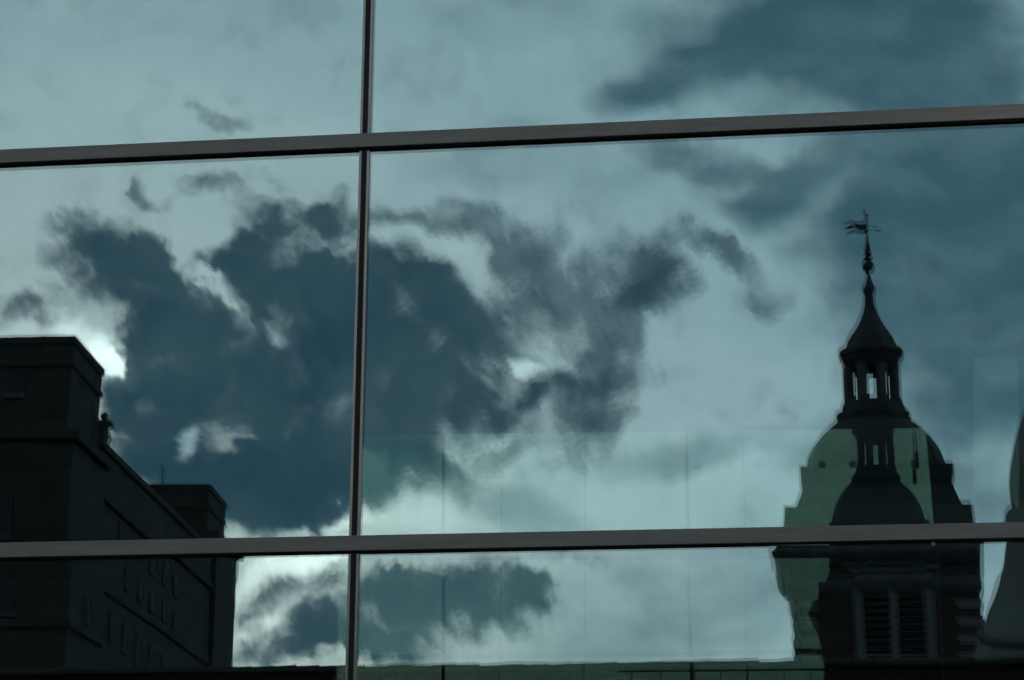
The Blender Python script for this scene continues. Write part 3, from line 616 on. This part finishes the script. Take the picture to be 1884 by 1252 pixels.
# ------------------------------------------------------------------ stone building on the left of the picture
C1 = at(137, 619, 111.0)
HOR = 1829.0
eB = ray(1215, HOR); eB.z = 0; eB.normalize()
eA = Vector((-eB.y, eB.x, 0))                    # to the left
def LT(a, b, z):                                 # local -> mirrored world -> real
    v = C1 + eA * a + eB * b; return Vector((v.x, -v.y, z))
tf = lambda v: LT(v.x, v.y, v.z)
def on_side(px, py, a=0.):                       # pixel -> (b, z) on the plane at offset a
    d = ray(px, py); o = C1 + eA * a; t = (o - CAM).dot(eA) / d.dot(eA); q = CAM + d * t - C1; return q.dot(eB), q.z + C1.z
def on_front(px, py, b=0.):                      # pixel -> (a, z) on the plane at depth b
    d = ray(px, py); o = C1 + eB * b; t = (o - CAM).dot(eB) / d.dot(eB); q = CAM + d * t - C1; return q.dot(eA), q.z + C1.z
hall = thing('stone_building', 'massive sooty stone building with two corner pavilions and rows of narrow windows', 'building')
def lbox(name, mat, a0, a1, b0, b1, z0, z1, parent=hall, bevel=0.): return bxo(name, mat, parent, a0, a1, b0, b1, z0, z1, bevel, tf)
zA = C1.z
b190 = on_side(190, 672)[0]
z795 = on_front(137, 796)[1]; z666 = on_front(137, 667)[1]
bW, zW = on_side(270, 890, -.3)
b387, zP2 = on_side(387, 890); b418 = on_side(418, 925)[0]; b432 = on_side(432, 1040, -.7)[0]
AF = 34
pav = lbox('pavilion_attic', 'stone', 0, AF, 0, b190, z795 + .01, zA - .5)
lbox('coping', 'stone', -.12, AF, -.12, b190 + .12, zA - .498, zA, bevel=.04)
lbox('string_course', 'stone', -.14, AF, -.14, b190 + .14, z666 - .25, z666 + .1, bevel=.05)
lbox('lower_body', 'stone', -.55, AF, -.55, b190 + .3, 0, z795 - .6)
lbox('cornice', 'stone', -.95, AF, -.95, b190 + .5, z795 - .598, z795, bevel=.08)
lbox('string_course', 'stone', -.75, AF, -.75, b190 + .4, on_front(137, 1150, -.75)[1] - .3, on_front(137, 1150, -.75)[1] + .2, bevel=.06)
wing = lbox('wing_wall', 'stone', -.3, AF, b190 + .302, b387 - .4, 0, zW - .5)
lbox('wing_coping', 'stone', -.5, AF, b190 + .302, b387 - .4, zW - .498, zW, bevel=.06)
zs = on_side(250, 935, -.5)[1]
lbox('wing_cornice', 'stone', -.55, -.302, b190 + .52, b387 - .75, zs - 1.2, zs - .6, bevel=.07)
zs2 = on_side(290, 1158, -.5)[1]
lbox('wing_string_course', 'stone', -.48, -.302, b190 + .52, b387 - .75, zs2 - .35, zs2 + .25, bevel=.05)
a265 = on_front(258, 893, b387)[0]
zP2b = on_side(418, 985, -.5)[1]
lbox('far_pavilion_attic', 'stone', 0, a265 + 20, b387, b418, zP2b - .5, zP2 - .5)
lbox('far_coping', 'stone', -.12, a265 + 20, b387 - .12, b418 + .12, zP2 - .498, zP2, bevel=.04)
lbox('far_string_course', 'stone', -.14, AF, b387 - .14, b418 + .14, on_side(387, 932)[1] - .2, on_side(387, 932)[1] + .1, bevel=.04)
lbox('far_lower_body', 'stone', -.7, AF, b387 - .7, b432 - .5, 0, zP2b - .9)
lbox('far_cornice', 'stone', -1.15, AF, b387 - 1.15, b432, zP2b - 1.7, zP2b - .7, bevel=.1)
# windows: frame, dark pane, glazing bars
def window_front(px0, py0, px1, py1, nx, nz, b):
    a0, z1 = on_front(px1, py0, b); a1, z0 = on_front(px0, py1, b)
    wn = bpy.data.objects.new('window', None); COL.objects.link(wn); wn.parent = hall
    lbox('pane', 'window', a0, a1, b - .05, b - .002, z0, z1, wn)
    for k in range(nx + 1):
        a = a0 + (a1 - a0) * k / nx; lbox('bar', 'bronze', a - .05, a + .05, b - .12, b - .052, z0, z1, wn)
    for k in range(nz + 1):
        z = z0 + (z1 - z0) * k / nz; lbox('bar', 'bronze', a0, a1, b - .11, b - .053, z - .05, z + .05, wn)
    lbox('sill', 'stone2', a0 - .2, a1 + .2, b - .2, b - .003, z0 - .3, z0 - .06, wn)
window_front(14, 697, 45, 724, 4, 3, 0)
window_front(-22, 912, 24, 985, 5, 8, -.55)
window_front(-22, 1092, 20, 1132, 5, 4, -.55)
def window_side(px, py0, py1, wpx, a):
    b0, zt_ = on_side(px, py0, a); _, zb_ = on_side(px, py1, a); b1 = on_side(px + wpx, py0, a)[0]
    wn = bpy.data.objects.new('window', None); COL.objects.link(wn); wn.parent = hall
    lbox('pane', 'window', a - .05, a - .002, b0, b1, zb_, zt_, wn)
    lbox('jamb', 'stone', a - .09, a - .003, b0 - .2, b0 - .002, zb_, zt_, wn); lbox('jamb', 'stone', a - .09, a - .003, b1 + .002, b1 + .2, zb_, zt_, wn)
    lbox('bar', 'bronze', a - .1, a - .052, (b0 + b1) / 2 - .05, (b0 + b1) / 2 + .05, zb_, zt_, wn)
    lbox('sill', 'stone', a - .12, a - .003, b0 - .2, b1 + .2, zb_ - .25, zb_ - .002, wn)
for (px, y0, y1) in ((152, 1102, 1152),):
    window_side(px, y0, y1, 7, -.55)
for (px, y0, y1) in ((196, 1132, 1182), (220, 1150, 1202), (244, 1174, 1226), (268, 1196, 1250), (292, 1216, 1265), (225, 1050, 1085), (248, 1074, 1108), (270, 1094, 1128), (292, 1112, 1146), (312, 1132, 1166),
                     (222, 960, 1000), (246, 992, 1030), (270, 1020, 1055), (292, 1042, 1078), (314, 1062, 1098)):
    window_side(px, y0, y1, 6, -.3)
# aerial on the far pavilion
aa, za_ = on_front(301, 858, b387 + 1)
bm = bmesh.new(); tube(bm, [LT(aa, b387 + 1, zP2), LT(aa, b387 + 1, za_)], .05); tube(bm, [LT(aa - .18, b387 + 1, zP2), LT(aa - .18, b387 + 1, za_)], .03)
tube(bm, [LT(aa - .18, b387 + 1, za_ - .05), LT(aa, b387 + 1, za_ - .05)], .03)
build('aerial', bm, 'iron', None, label='thin twin-rod aerial on the roof of the far stone pavilion', category='aerial')
# statue on the ledge beside the near pavilion
bS = b190 + 1.0; aS, zh = on_front(198, 763, bS); zf = zW
sc_ = (zh - zf) / 2.0
base_ = LT(-.1, bS, zf)
stt = thing('statue', 'small draped standing stone figure on the ledge beside the near pavilion', 'statue', base_)
hs = (on_side(198, 760, -.1)[1] - zf)
bm = bmesh.new(); box(bm, -.32, .32, -.32, .32, 0, hs * .12); build('pedestal', bm, 'stone2', stt, bevel=.03)
bm = bmesh.new(); k = hs
lathe(bm, [(.02, .115 * k), (.14 * k, .12 * k), (.155 * k, .2 * k), (.13 * k, .4 * k), (.12 * k, .5 * k), (.145 * k, .6 * k), (.175 * k, .68 * k), (.16 * k, .735 * k), (.07 * k, .775 * k), (.05 * k, .80 * k), (.068 * k, .83 * k), (.085 * k, .885 * k), (.078 * k, .94 * k), (.05 * k, .98 * k), (.01, 1.0 * k)], 20, sx=1.45, sy=1.2)
build('figure', bm, 'stone2', stt, smooth=True)
for s in (-1, 1):
    bm = bmesh.new(); tube(bm, [(s * .21 * k, 0, .69 * k), (s * .27 * k, .05, .56 * k), (s * .12 * k, .14 * k, .48 * k)], [.07 * k, .06 * k, .045 * k], 8); build('arm', bm, 'stone2', stt, smooth=True)
